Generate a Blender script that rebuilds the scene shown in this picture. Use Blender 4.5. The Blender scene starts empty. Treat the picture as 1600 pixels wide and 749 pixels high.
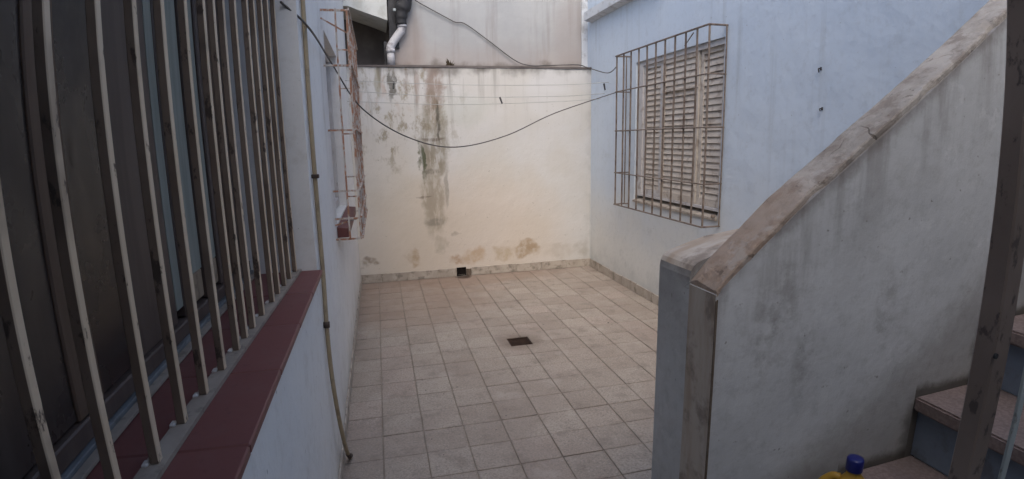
import bpy, bmesh, math, random
from mathutils import Vector, Matrix
random.seed(7)
scene = bpy.context.scene
COL = scene.collection
R = math.radians

# ------------------------------------------------------------------ camera (wide phone lens with barrel distortion)
cd = bpy.data.cameras.new('camera')
cd.type = 'PANO'
cd.panorama_type = 'FISHEYE_LENS_POLYNOMIAL'
cd.sensor_width = 36.0
cd.sensor_height = 36.0 * 749 / 1600
cd.sensor_fit = 'HORIZONTAL'
cd.fisheye_fov = R(150)
F = 36.0 * 837.857 / 1600
cd.fisheye_polynomial_k0 = 0
cd.fisheye_polynomial_k1 = -1 / F
cd.fisheye_polynomial_k2 = 0
cd.fisheye_polynomial_k3 = 0.3529028 / F**3
cd.fisheye_polynomial_k4 = -0.1892381 / F**4
cd.clip_start = 0.02
cd.clip_end = 2000
cam = bpy.data.objects.new('camera', cd)
COL.objects.link(cam)
yaw, pitch, roll = .2395777, -.1852534, -.0193126
fwd = Vector((math.sin(yaw)*math.cos(pitch), math.cos(yaw)*math.cos(pitch), math.sin(pitch)))
r0 = Vector((math.cos(yaw), -math.sin(yaw), 0)); u0 = r0.cross(fwd)
rt = math.cos(roll)*r0 + math.sin(roll)*u0
up = -math.sin(roll)*r0 + math.cos(roll)*u0
cm = Matrix((rt, up, -fwd)).transposed().to_4x4()
cm.translation = Vector((.26631, -2.69962, 1.42955))
cam.matrix_world = cm
scene.camera = cam

# ------------------------------------------------------------------ sky, sun, exposure
SUN_EL, SUN_AZ = 50.0, -165.0        # azimuth clockwise from +Y; hazy light from behind the viewer, over the rear house
w = bpy.data.worlds.new('World'); scene.world = w; w.use_nodes = True
wn = w.node_tree; bg = wn.nodes['Background']
sky = wn.nodes.new('ShaderNodeTexSky'); sky.sky_type = 'NISHITA'; sky.sun_disc = False
sky.sun_elevation = R(SUN_EL); sky.sun_rotation = R(SUN_AZ)
sky.air_density = 1.0; sky.dust_density = 2.5; sky.ozone_density = 1.0
wn.links.new(sky.outputs[0], bg.inputs[0]); bg.inputs[1].default_value = 0.13
sl = bpy.data.lights.new('sun', 'SUN'); sl.energy = 0.6; sl.angle = R(45); sl.color = (1, .91, .80)
so = bpy.data.objects.new('sun', sl); COL.objects.link(so)
sd = Vector((math.sin(R(SUN_AZ))*math.cos(R(SUN_EL)), math.cos(R(SUN_AZ))*math.cos(R(SUN_EL)), math.sin(R(SUN_EL))))
so.rotation_euler = (-sd).to_track_quat('-Z', 'Y').to_euler(); so.location = (0, 0, 8)
scene.view_settings.view_transform = 'Standard'
scene.view_settings.look = 'None'
scene.view_settings.gamma = 1
scene.view_settings.use_curve_mapping = False
scene.view_settings.exposure = 1.22
scene.render.engine = 'CYCLES'
scene.cycles.use_denoising = True
scene.cycles.max_bounces = 8
scene.cycles.diffuse_bounces = 4
scene.cycles.adaptive_threshold = 0.02

# ------------------------------------------------------------------ material helpers
class Mat:
    def __init__(s, name, rough=.85, spec=.3, metal=0):
        s.m = bpy.data.materials.new(name); s.m.use_nodes = True
        s.t = s.m.node_tree; s.b = s.t.nodes['Principled BSDF']
        s.b.inputs['Roughness'].default_value = rough
        s.b.inputs['Specular IOR Level'].default_value = spec
        s.b.inputs['Metallic'].default_value = metal
        g = s.n('ShaderNodeNewGeometry'); s.pos = g.outputs['Position']
        sp = s.n('ShaderNodeSeparateXYZ', {0: s.pos}); s.x, s.y, s.z = sp.outputs
        s.h = None
    def n(s, typ, ins=None, **kw):
        d = s.t.nodes.new(typ)
        for k, v in kw.items(): setattr(d, k, v)
        for k, v in (ins or {}).items():
            if isinstance(v, bpy.types.NodeSocket): s.t.links.new(v, d.inputs[k])
            else: d.inputs[k].default_value = v
        return d
    def math(s, op, a, b=0.0, clamp=False):
        d = s.n('ShaderNodeMath', {0: a, 1: b}, operation=op); d.use_clamp = clamp
        return d.outputs[0]
    def rng(s, v, a, b, c=0., d=1.):           # smooth map range
        q = s.n('ShaderNodeMapRange', {0: v, 1: a, 2: b, 3: c, 4: d}); q.interpolation_type = 'SMOOTHSTEP'
        return q.outputs[0]
    def co(s, sx=1, sy=1, sz=1, off=(0, 0, 0), src=None):
        return s.n('ShaderNodeMapping', {0: src or s.pos, 'Location': off, 'Scale': (sx, sy, sz)}).outputs[0]
    def noise(s, scale, detail=4, rough=.55, co=None, dist=0):
        return s.n('ShaderNodeTexNoise', {'Vector': co or s.pos, 'Scale': scale, 'Detail': detail, 'Roughness': rough, 'Distortion': dist}).outputs[0]
    def mix(s, f, a, b, mode='MIX'):
        d = s.t.nodes.new('ShaderNodeMix'); d.data_type = 'RGBA'; d.blend_type = mode
        for i, v in ((0, f), (6, a), (7, b)):
            if isinstance(v, bpy.types.NodeSocket): s.t.links.new(v, d.inputs[i])
            elif i == 0: d.inputs[0].default_value = v
            else: d.inputs[i].default_value = (*v, 1)
        return d.outputs[2]
    def mul(s, a, b): return s.math('MULTIPLY', a, b, True)
    def ell(s, u, v, cu, cv, ru, rv, soft=.5):  # blotch with its own centre and size
        a = s.math('MULTIPLY', s.math('SUBTRACT', u, cu), 1/ru); b = s.math('MULTIPLY', s.math('SUBTRACT', v, cv), 1/rv)
        q = s.math('ADD', s.math('MULTIPLY', a, a), s.math('MULTIPLY', b, b))
        return s.rng(q, 1.0, 1.0-soft)
    def bump(s, h, strength=.3, dist=.01):
        d = s.n('ShaderNodeBump', {'Height': h, 'Strength': strength, 'Distance': dist})
        if s.h is not None: s.t.links.new(s.h, d.inputs['Normal'])
        s.h = d.outputs[0]; s.t.links.new(s.h, s.b.inputs['Normal'])
    def col(s, c):
        if isinstance(c, bpy.types.NodeSocket): s.t.links.new(c, s.b.inputs['Base Color'])
        else: s.b.inputs['Base Color'].default_value = (*c, 1)
        return s
    def rough(s, v): s.t.links.new(v, s.b.inputs['Roughness'])

def plaster_bump(m, a=.35, b=.25):
    m.bump(m.noise(3.5, 3), a, .02)
    m.bump(m.noise(38, 5, .65), b, .004)

def speck(m, c, dark, scale=60, lo=.66, hi=.74, amt=.6):
    return m.mix(m.math('MULTIPLY', m.rng(m.noise(scale, 2), lo, hi), amt), c, dark)

# ------------------------------------------------------------------ mesh helpers
def prop(o, label=None, cat=None, group=None, kind=None):
    if label: o['label'] = label
    if cat: o['category'] = cat
    if group: o['group'] = group
    if kind: o['kind'] = kind
    return o
def link(name, me, mat=None, parent=None):
    o = bpy.data.objects.new(name, me); COL.objects.link(o)
    if mat is not None and me is not None and not me.materials: me.materials.append(mat.m if isinstance(mat, Mat) else mat)
    if parent is not None: o.parent = parent
    return o
def obj(name, bm, mat, parent=None, smooth=False):
    bmesh.ops.recalc_face_normals(bm, faces=bm.faces)
    me = bpy.data.meshes.new(name); bm.to_mesh(me); bm.free()
    if smooth:
        for p in me.polygons: p.use_smooth = True
    return link(name, me, mat, parent)
def empty(name, loc=(0, 0, 0), parent=None):
    o = bpy.data.objects.new(name, None); COL.objects.link(o); o.location = loc
    o.empty_display_size = .1
    if parent is not None: o.parent = parent
    return o
def local(bm, root):     # bring world-space geometry into the root's space
    bmesh.ops.translate(bm, verts=bm.verts, vec=-root.location); return bm
def box(x0, x1, y0, y1, z0, z1, bev=0, bm=None, seg=1):
    t = bmesh.new()
    bmesh.ops.create_cube(t, size=1)
    for v in t.verts:
        v.co = Vector(((x0+x1)/2 + v.co.x*(x1-x0), (y0+y1)/2 + v.co.y*(y1-y0), (z0+z1)/2 + v.co.z*(z1-z0)))
    if bev: bmesh.ops.bevel(t, geom=t.edges[:], offset=bev, segments=seg, affect='EDGES')
    if bm is None: return t
    me = bpy.data.meshes.new('tmp'); t.to_mesh(me); t.free(); bm.from_mesh(me); bpy.data.meshes.remove(me)
    return bm
def cells(us, vs, fill, w0, w1, axes):      # slab with rectangular holes: us, vs breakpoints, fill(i,j) -> bool; axes maps (u,v,w) to xyz
    bm = bmesh.new(); V = {}
    def vert(i, j, k):
        if (i, j, k) not in V:
            p = [0, 0, 0]
            p[axes[0]] = us[i]; p[axes[1]] = vs[j]; p[axes[2]] = (w0, w1)[k]
            V[i, j, k] = bm.verts.new(p)
        return V[i, j, k]
    def f(i, j): return 0 <= i < len(us)-1 and 0 <= j < len(vs)-1 and fill(i, j)
    for i in range(len(us)-1):
        for j in range(len(vs)-1):
            if not f(i, j): continue
            for k in (0, 1): bm.faces.new([vert(i, j, k), vert(i+1, j, k), vert(i+1, j+1, k), vert(i, j+1, k)])
            for (di, dj, a, b) in ((-1, 0, (i, j), (i, j+1)), (1, 0, (i+1, j), (i+1, j+1)), (0, -1, (i, j), (i+1, j)), (0, 1, (i, j+1), (i+1, j+1))):
                if not f(i+di, j+dj):
                    bm.faces.new([vert(*a, 0), vert(*b, 0), vert(*b, 1), vert(*a, 1)])
    return bm
def holes(us, vs, hs):
    us = sorted(set(us + [h[0] for h in hs] + [h[1] for h in hs])); vs = sorted(set(vs + [h[2] for h in hs] + [h[3] for h in hs]))
    def fill(i, j):
        u = (us[i]+us[i+1])/2; v = (vs[j]+vs[j+1])/2
        return not any(h[0] < u < h[1] and h[2] < v < h[3] for h in hs)
    return us, vs, fill
def spline(pts, n=8):
    P = [Vector(p) for p in pts]; P = [2*P[0]-P[1]] + P + [2*P[-1]-P[-2]]; out = []
    for i in range(1, len(P)-2):
        for k in range(n):
            t = k/n; a, b, c, d = P[i-1:i+3]
            out.append(.5*((2*b) + (c-a)*t + (2*a-5*b+4*c-d)*t*t + (3*b-a-3*c+d)*t**3))
    out.append(P[-2]); return out
def tube(pts, rad, sides=8, bm=None, caps=True):
    bm = bm or bmesh.new(); P = [Vector(p) for p in pts]; rings = []
    n = None
    for i, p in enumerate(P):
        t = (P[min(i+1, len(P)-1)] - P[max(i-1, 0)]).normalized()
        if n is None: n = t.orthogonal().normalized()
        else: n = (n - t*n.dot(t)).normalized()
        b = t.cross(n); r = rad[i] if isinstance(rad, (list, tuple)) else rad
        rings.append([bm.verts.new(p + r*(math.cos(a)*n + math.sin(a)*b)) for a in (2*math.pi*k/sides for k in range(sides))])
    for A, B in zip(rings, rings[1:]):
        for k in range(sides): bm.faces.new([A[k], A[(k+1) % sides], B[(k+1) % sides], B[k]])
    if caps: bm.faces.new(rings[0][::-1]); bm.faces.new(rings[-1])
    return bm
def bar(a, b, wa, wb, ref=(0, 0, 1), bm=None, bev=0):    # rectangular bar from a to b
    a, b = Vector(a), Vector(b); t = (b-a).normalized(); r = Vector(ref)
    if abs(t.dot(r)) > .95: r = Vector((1, 0, 0))
    s = t.cross(r).normalized(); q = s.cross(t).normalized()
    tb = bmesh.new(); vs = []
    for p in (a, b):
        for i, j in ((-1, -1), (1, -1), (1, 1), (-1, 1)): vs.append(tb.verts.new(p + s*wa/2*i + q*wb/2*j))
    for f in ((0, 1, 2, 3), (7, 6, 5, 4), (0, 4, 5, 1), (1, 5, 6, 2), (2, 6, 7, 3), (3, 7, 4, 0)): tb.faces.new([vs[k] for k in f])
    if bev: bmesh.ops.bevel(tb, geom=tb.edges[:], offset=bev, segments=1, affect='EDGES')
    if bm is None: return tb
    me = bpy.data.meshes.new('tmp'); tb.to_mesh(me); tb.free(); bm.from_mesh(me); bpy.data.meshes.remove(me); return bm
def prism(poly, d0, d1, axis=1):            # polygon in xz extruded along y (axis=1) or in yz extruded along x (axis=0)
    bm = bmesh.new()
    def P(p, d): return (p[0], d, p[1]) if axis == 1 else (d, p[0], p[1])
    A = [bm.verts.new(P(p, d0)) for p in poly]; B = [bm.verts.new(P(p, d1)) for p in poly]
    bm.faces.new(A); bm.faces.new(B[::-1])
    for i in range(len(poly)):
        j = (i+1) % len(poly); bm.faces.new([A[i], A[j], B[j], B[i]])
    return bm
def roughen(bm, cuts, amp, scale=9.0, seed=0, only=None):   # uneven hand-trowelled surface
    from mathutils import noise as mn
    bmesh.ops.triangulate(bm, faces=[f for f in bm.faces if len(f.verts) > 4])
    bmesh.ops.subdivide_edges(bm, edges=bm.edges[:], cuts=cuts, use_grid_fill=True)
    for v in bm.verts:
        if only and not only(v.co): continue
        d = Vector((mn.noise(v.co*scale + Vector((seed, 0, 0))), mn.noise(v.co*scale + Vector((0, seed+9, 3))), mn.noise(v.co*scale + Vector((5, 5, seed)))))
        v.co += d*amp
    return bm

# ------------------------------------------------------------------ materials
XL, XR, YB = .0178, 2.5246, 2.843

def mat_boundary():
    m = Mat('stained whitewash', .92, .15)
    wv = m.noise(6, 4, .6); wv2 = m.noise(5, 3, .6, m.co(off=(7, 3, 1)))
    u = m.math('ADD', m.x, m.math('MULTIPLY', m.math('SUBTRACT', wv, .5), .22))
    v = m.math('ADD', m.z, m.math('MULTIPLY', m.math('SUBTRACT', wv2, .5), .3))
    c = m.mix(m.rng(m.noise(1.7, 3), .35, .65), (.55, .53, .49), (.575, .565, .545))
    # warmer tint, lower middle and left
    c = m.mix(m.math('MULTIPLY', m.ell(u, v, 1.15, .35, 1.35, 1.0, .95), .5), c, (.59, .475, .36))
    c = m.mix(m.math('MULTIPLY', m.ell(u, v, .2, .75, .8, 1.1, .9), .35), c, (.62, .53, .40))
    # fine vertical runs from the top
    runs = m.rng(m.noise(1, 4, .6, m.co(16, 1, 1.1)), .50, .72)
    top = m.rng(m.math('ADD', m.z, m.math('MULTIPLY', m.noise(1, 3, .5, m.co(7, 1, .2)), .9)), 1.75, 2.75)
    leftish = m.rng(m.x, 2.3, .2, .25, 1)
    c = m.mix(m.mul(m.mul(runs, top), m.math('MULTIPLY', leftish, .95)), c, (.20, .18, .15))
    # mottled mould, upper left
    mot = m.rng(m.noise(11, 6, .7, m.co(1, 1, .55)), .50, .66)
    zone = m.ell(u, v, .45, 1.75, .85, .85, .9)
    c = m.mix(m.math('MULTIPLY', m.mul(mot, zone), .8), c, (.28, .24, .17))
    rust = m.rng(m.noise(7, 4, .6, m.co(1, 1, .5, (3, 0, 8))), .55, .70)
    c = m.mix(m.math('MULTIPLY', m.mul(rust, m.ell(u, v, .3, 1.9, .55, .5, .9)), .5), c, (.40, .27, .19))
    # main streak: brown above, green-black in the middle, faint below
    sn = m.rng(m.noise(9, 6, .7, m.co(1.6, 1, .45, (0, 0, 2))), .36, .62)
    s1 = m.ell(u, v, .86, 1.95, .13, .42, .8)
    s2 = m.ell(u, v, .84, 1.45, .17, .50, .85)
    s3 = m.ell(u, v, .80, .92, .15, .55, .85)
    soft = m.rng(sn, -.7, .85)
    c = m.mix(m.math('MULTIPLY', m.mul(s1, soft), .80), c, (.25, .18, .14))
    c = m.mix(m.math('MULTIPLY', m.mul(s2, soft), .45), c, (.24, .205, .14))
    c = m.mix(m.math('MULTIPLY', m.mul(s2, sn), .45), c, (.15, .128, .08))
    c = m.mix(m.math('MULTIPLY', m.mul(s3, soft), .5), c, (.28, .235, .165))
    c = m.mix(m.math('MULTIPLY', m.mul(s3, sn), .3), c, (.19, .158, .11))
    u2 = m.math('ADD', m.x, m.math('MULTIPLY', m.math('SUBTRACT', wv, .5), .08)); v2 = m.math('ADD', m.z, m.math('MULTIPLY', m.math('SUBTRACT', wv2, .5), .08))
    for (cu, cv, ru, rv, col, a) in ((.875, 1.62, .022, .26, (.07, .06, .045), .8), (.83, 1.445, .13, .022, (.13, .10, .075), .7), (.715, 1.25, .03, .14, (.06, .08, .05), .8),
                                     (.79, 1.12, .10, .03, (.16, .15, .12), .6), (.70, .86, .10, .015, (.15, .12, .095), .6), (.80, .60, .12, .05, (.18, .17, .14), .5), (.94, .93, .025, .22, (.18, .17, .14), .5),
                                     (.68, 1.95, .035, .22, (.28, .20, .155), .55), (.58, 2.02, .025, .16, (.24, .18, .14), .5), (.30, 2.0, .04, .18, (.25, .22, .14), .55), (.10, 1.85, .06, .25, (.33, .23, .17), .5)):
        c = m.mix(m.math('MULTIPLY', m.mul(m.ell(u2, v2, cu, cv, ru, rv, .8), m.rng(sn, -.5, .8)), a), c, col)
    s4 = m.ell(u, v, .70, 1.22, .05, .24, .7)
    c = m.mix(m.math('MULTIPLY', m.mul(s4, sn), .85), c, (.10, .105, .06))
    s5 = m.ell(u, v, .44, 1.98, .05, .2, .7)
    c = m.mix(m.math('MULTIPLY', m.mul(s5, m.rng(sn, -.3, .8)), .8), c, (.10, .09, .07))
    # pale blue-green wash beside the streak
    c = m.mix(m.math('MULTIPLY', m.ell(u, v, 1.15, 1.72, .35, .22, .9), .35), c, (.45, .47, .42))
    # damp patches just above the skirting
    pn = m.rng(m.noise(14, 4, .6), .30, .62, .35, 1)
    for (cu, cv, ru, rv, col, a) in ((1.80, .25, .19, .10, (.34, .245, .15), .85), (1.53, .22, .13, .09, (.40, .31, .20), .6),
                                     (1.20, .22, .15, .11, (.42, .30, .19), .7), (1.02, .18, .13, .07, (.36, .24, .15), .75),
                                     (.57, .25, .085, .10, (.38, .28, .18), .75), (.12, .20, .10, .05, (.25, .20, .15), .8),
                                     (2.15, .2, .22, .09, (.42, .37, .31), .45), (2.42, .22, .12, .12, (.36, .33, .28), .5),
                                     (.86, .35, .1, .12, (.34, .30, .23), .5), (1.02, .48, .05, .05, (.33, .29, .24), .6)):
        c = m.mix(m.math('MULTIPLY', m.mul(m.ell(u, v, cu, cv, ru, rv, .85), pn), a), c, col)
    # dirt line along the very top and right corner
    c = m.mix(m.math('MULTIPLY', m.rng(v, 2.06, 2.20), .75), c, (.12, .105, .09))
    c = m.mix(m.math('MULTIPLY', m.mul(m.rng(u, 2.40, 2.56), m.rng(m.noise(9, 4), .4, .6)), .35), c, (.36, .36, .34))
    c = speck(m, c, (.22, .19, .15), 55, .70, .76, .5)
    m.col(c); plaster_bump(m, .5, .3)
    m.bump(m.rng(m.noise(8, 5, .7), .5, .56), .12, .004)
    return m
def mat_plaster(name, a, b, dirt=(.33, .31, .28), lowdirt=.35, runs=.25, runax='y', ztop=2.4, low_tint=None):
    m = Mat(name, .9, .18)
    c = m.mix(m.rng(m.noise(1.3, 3), .35, .65), a, b)
    if low_tint: c = m.mix(m.rng(m.math('ADD', m.z, m.math('MULTIPLY', m.noise(1.6, 4), .9)), 1.75, .75), c, low_tint)  # blends to a second tone towards the bottom, with a noisy edge
    sc = (1, 9, .45) if runax == 'y' else (9, 1, .45)
    r = m.rng(m.noise(1, 4, .6, m.co(*sc)), .54, .74)
    c = m.mix(m.math('MULTIPLY', m.mul(r, m.rng(m.math('ADD', m.z, m.noise(2, 2)), .9, ztop)), runs), c, dirt)
    n = m.noise(4.5, 5, .65)
    lo = m.rng(m.math('ADD', m.z, m.math('MULTIPLY', n, .55)), .62, .18)
    c = m.mix(m.math('MULTIPLY', lo, lowdirt), c, dirt)
    c = m.mix(m.math('MULTIPLY', m.rng(m.noise(6, 6, .7), .56, .70), .22), c, dirt)
    c = m.mix(m.math('MULTIPLY', m.rng(m.noise(17, 7, .75), .50, .66), .16), c, dirt)
    c = speck(m, c, (.2, .18, .15), 42, .72, .78, .55)
    m.col(c); plaster_bump(m, .55, .35)
    return m
M = {}
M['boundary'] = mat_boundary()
M['left_wall'] = mat_plaster('white limewash', (.68, .675, .66), (.73, .72, .695), (.40, .36, .295), .7, .35)
M['right_wall'] = mat_plaster('pale blue limewash', (.54, .61, .69), (.57, .635, .705), (.34, .36, .36), .5, .4, low_tint=(.66, .66, .63))
def mat_parapet():
    m = Mat('grey white plaster', .92, .15)
    c = m.mix(m.rng(m.noise(1.5, 4), .35, .65), (.52, .525, .525), (.44, .445, .445))
    c = m.mix(m.math('MULTIPLY', m.rng(m.noise(5, 6, .7), .50, .72), .28), c, (.27, .255, .235))
    c = m.mix(m.math('MULTIPLY', m.rng(m.noise(22, 8, .75), .48, .66), .22), c, (.23, .215, .20))
    c = m.mix(m.math('MULTIPLY', m.rng(m.noise(13, 6, .7, m.co(off=(5, 1, 3))), .60, .63), .35), c, (.55, .555, .55))
    ck = m.n('ShaderNodeTexVoronoi', {'Vector': m.n('ShaderNodeVectorMath', {0: m.pos, 1: m.n('ShaderNodeVectorMath', {0: m.n('ShaderNodeTexNoise', {'Scale': 6.0, 'Vector': m.pos}).outputs[1], 3: .22}, operation='SCALE').outputs[0]}, operation='ADD').outputs[0], 'Scale': 2.1}, feature='DISTANCE_TO_EDGE').outputs[0]
    c = m.mix(m.math('MULTIPLY', m.mul(m.rng(ck, .004, .001), m.rng(m.noise(2.1, 3), .60, .70)), .5), c, (.12, .105, .095))
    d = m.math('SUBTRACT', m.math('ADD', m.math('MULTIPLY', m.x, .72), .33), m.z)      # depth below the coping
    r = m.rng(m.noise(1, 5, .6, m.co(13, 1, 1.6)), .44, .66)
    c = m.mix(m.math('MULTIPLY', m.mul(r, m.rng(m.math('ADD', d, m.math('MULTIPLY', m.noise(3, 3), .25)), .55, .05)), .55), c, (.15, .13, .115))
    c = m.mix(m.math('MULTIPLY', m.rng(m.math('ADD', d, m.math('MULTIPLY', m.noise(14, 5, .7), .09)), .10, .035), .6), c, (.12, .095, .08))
    for cu, cv in ((1.25, .98), (1.19, .93), (1.33, .83), (1.6, .95)):
        c = m.mix(m.math('MULTIPLY', m.mul(m.ell(m.x, m.z, cu, cv, .05, .16, .9), m.rng(m.noise(16, 5, .7), .40, .62)), .38), c, (.17, .15, .135))
    # mould along the line of the treads
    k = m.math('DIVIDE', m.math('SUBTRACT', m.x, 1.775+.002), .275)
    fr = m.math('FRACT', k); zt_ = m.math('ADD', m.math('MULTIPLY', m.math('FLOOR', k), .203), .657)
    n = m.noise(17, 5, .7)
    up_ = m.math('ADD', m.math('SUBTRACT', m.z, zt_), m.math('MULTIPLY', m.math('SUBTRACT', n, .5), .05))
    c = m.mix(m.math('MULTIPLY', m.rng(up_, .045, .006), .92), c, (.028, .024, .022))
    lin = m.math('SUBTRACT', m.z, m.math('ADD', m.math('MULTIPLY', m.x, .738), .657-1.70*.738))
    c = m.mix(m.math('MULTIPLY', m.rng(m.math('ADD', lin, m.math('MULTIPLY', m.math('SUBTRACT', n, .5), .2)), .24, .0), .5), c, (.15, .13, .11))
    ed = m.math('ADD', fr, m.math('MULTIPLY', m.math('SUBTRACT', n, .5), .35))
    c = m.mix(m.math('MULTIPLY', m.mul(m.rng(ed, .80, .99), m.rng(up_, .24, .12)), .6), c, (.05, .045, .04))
    c = speck(m, c, (.14, .12, .10), 42, .70, .77, .6)
    m.col(c); plaster_bump(m, .45, .3); return m
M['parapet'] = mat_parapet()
M['backhouse'] = mat_plaster('house plaster', (.55, .53, .50), (.60, .58, .54))
def mat_upper():
    m = Mat('weathered grey render', .92, .15)
    c = m.mix(m.rng(m.noise(1.6, 4), .35, .65), (.36, .36, .355), (.43, .425, .41))
    c = m.mix(m.math('MULTIPLY', m.rng(m.noise(1, 4, .6, m.co(7, 1, .5)), .50, .70), .5), c, (.24, .215, .20))
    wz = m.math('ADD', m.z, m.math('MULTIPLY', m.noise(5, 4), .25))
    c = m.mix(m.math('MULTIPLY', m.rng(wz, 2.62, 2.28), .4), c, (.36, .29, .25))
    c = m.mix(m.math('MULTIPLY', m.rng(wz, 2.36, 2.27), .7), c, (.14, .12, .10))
    c = m.mix(m.math('MULTIPLY', m.ell(m.x, wz, 2.35, 2.6, .3, .55, .9), .55), c, (.33, .29, .27))
    c = m.mix(m.math('MULTIPLY', m.ell(m.x, wz, .62, 2.5, .22, .45, .9), .5), c, (.30, .24, .21))
    m.col(c); plaster_bump(m, .5, .3); return m
M['upper'] = mat_upper()
def mat_cement():
    m = Mat('dark cement render', .95, .1)
    c = m.mix(m.rng(m.noise(4, 5), .35, .65), (.115, .10, .095), (.17, .15, .14)); m.col(c); plaster_bump(m); return m
M['cement'] = mat_cement()
def mat_simple(name, a, b, scale=8, rough=.8, spec=.3, metal=0, bmp=.15, stretch=(1, 1, 1), dirt=None, lo=.5, hi=.65, amt=.6, dscale=25):
    m = Mat(name, rough, spec, metal)
    c = m.mix(m.rng(m.noise(scale, 5, .6, m.co(*stretch)), .35, .65), a, b)
    if dirt: c = m.mix(m.math('MULTIPLY', m.rng(m.noise(dscale, 5, .65), lo, hi), amt), c, dirt)
    m.col(c)
    if bmp: m.bump(m.noise(scale*6, 4), bmp, .003)
    return m
M['slab'] = mat_simple('pale slab paint', (.52, .53, .50), (.60, .60, .57), 4, .9, .1, dirt=(.34, .33, .29), amt=.4, dscale=7)
M['cornice'] = mat_simple('cornice paint', (.56, .58, .60), (.62, .63, .64), 4, .9, .1, dirt=(.28, .26, .24), amt=.5, dscale=9)
M['dirtyskirt'] = mat_simple('blackened skirting', (.10, .075, .055), (.17, .135, .105), 14, .9, .1)
M['skirting'] = mat_simple('grey skirting tile', (.36, .315, .265), (.44, .39, .335), 9, .8, .3, dirt=(.17, .15, .12), lo=.48, hi=.66, amt=.7, dscale=14)
def mat_tile(edge):
    m = Mat('worn terrazzo tile', .72, .3)
    oi = m.n('ShaderNodeObjectInfo').outputs['Random']
    c = m.mix(m.rng(oi, .0, 1.), (.325, .275, .225), (.38, .33, .275))
    c = m.mix(m.math('MULTIPLY', m.rng(m.math('FRACT', m.math('MULTIPLY', oi, 7.31)), .72, 1.), .3), c, (.40, .30, .255))
    c = m.mix(m.math('MULTIPLY', m.rng(m.noise(85, 4, .6), .46, .60), .6), c, (.22, .185, .165))
    c = m.mix(m.math('MULTIPLY', m.rng(m.noise(120, 4, .6, m.co(off=(3, 1, 0))), .55, .62), .6), c, (.50, .43, .37))
    c = m.mix(m.math('MULTIPLY', m.rng(m.noise(1.6, 5, .65), .42, .62), .5), c, (.27, .22, .185))
    c = m.mix(m.math('MULTIPLY', m.rng(m.noise(7, 7, .72), .50, .66), .5), c, (.19, .16, .135))
    c = m.mix(m.math('MULTIPLY', m.rng(m.noise(4, 6, .7, m.co(off=(9, 4, 0))), .55, .68), .35), c, (.45, .395, .345))
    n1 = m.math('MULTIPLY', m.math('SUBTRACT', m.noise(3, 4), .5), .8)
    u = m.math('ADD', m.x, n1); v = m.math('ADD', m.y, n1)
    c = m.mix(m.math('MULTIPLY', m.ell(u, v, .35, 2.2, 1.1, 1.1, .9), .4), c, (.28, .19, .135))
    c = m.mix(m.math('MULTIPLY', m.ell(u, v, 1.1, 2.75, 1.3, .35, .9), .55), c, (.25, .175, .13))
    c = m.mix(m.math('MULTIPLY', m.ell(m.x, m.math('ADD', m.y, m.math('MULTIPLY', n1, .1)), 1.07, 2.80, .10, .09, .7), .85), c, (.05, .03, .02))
    c = m.mix(m.math('MULTIPLY', m.ell(m.math('ADD', m.x, m.math('MULTIPLY', n1, .15)), m.math('ADD', m.y, m.math('MULTIPLY', n1, .15)), 1.17, .84, .19, .19, .8), .55), c, (.15, .115, .09))
    if edge:                                     # grime worked into the rim of each tile
        tc = m.n('ShaderNodeSeparateXYZ', {0: m.n('ShaderNodeTexCoord').outputs['Object']}).outputs
        d = m.math('MAXIMUM', m.math('ABSOLUTE', tc[0]), m.math('ABSOLUTE', tc[1]))
        d = m.math('ADD', d, m.math('MULTIPLY', m.math('SUBTRACT', m.noise(13, 5, .7), .55), .05))
        c = m.mix(m.math('MULTIPLY', m.rng(d, .084, .106), .42), c, (.20, .165, .135))
    c = m.mix(m.math('MULTIPLY', m.rng(m.noise(26, 2), .735, .75), .9), c, (.05, .04, .035))
    m.col(c); m.rough(m.rng(m.noise(5, 4), .3, .7, .55, .85))
    m.bump(m.noise(70, 4), .25, .002); m.bump(m.noise(6, 3), .25, .006)
    return m
M['tile'] = mat_tile(True); M['tile_plain'] = mat_tile(False)
M['grout'] = mat_simple('dirty grout', (.25, .21, .17), (.38, .325, .27), 2.2, .95, .1, dirt=(.10, .08, .065), amt=.35)
M['ground'] = mat_simple('packed earth', (.16, .13, .10), (.22, .19, .15), 2, 1, .1)
def mat_redtile():
    m = Mat('red quarry tile', .55, .4)
    oi = m.n('ShaderNodeObjectInfo').outputs['Random']
    c = m.mix(oi, (.135, .046, .041), (.155, .055, .049))
    c = m.mix(m.math('MULTIPLY', m.rng(m.noise(9, 5, .65), .45, .7), .5), c, (.16, .075, .068))
    c = m.mix(m.math('MULTIPLY', m.rng(m.noise(60, 3), .6, .7), .3), c, (.08, .03, .03))
    m.col(c); m.bump(m.noise(40, 4), .1, .002); return m
M['redtile'] = mat_redtile()
def mat_paintmetal(name, paint, paint2, rustc, amt, lo, hi):
    m = Mat(name, .6, .4)
    c = m.mix(m.rng(m.noise(5, 3), .35, .65), paint, paint2)
    c = m.mix(m.math('MULTIPLY', m.rng(m.noise(38, 5, .65, m.co(1, 1, .5)), lo, hi), amt), c, rustc)
    c = m.mix(m.math('MULTIPLY', m.rng(m.noise(3.3, 4, .65, m.co(off=(4, 2, 9))), .5, .68), .45), c, rustc)
    m.col(c); m.bump(m.noise(90, 4), .25, .002); return m
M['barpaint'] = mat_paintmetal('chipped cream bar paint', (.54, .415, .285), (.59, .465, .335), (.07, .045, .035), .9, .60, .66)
M['bardark'] = mat_paintmetal('dark brown bar sides', (.16, .115, .085), (.20, .15, .115), (.02, .014, .012), .7, .56, .64)
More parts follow.
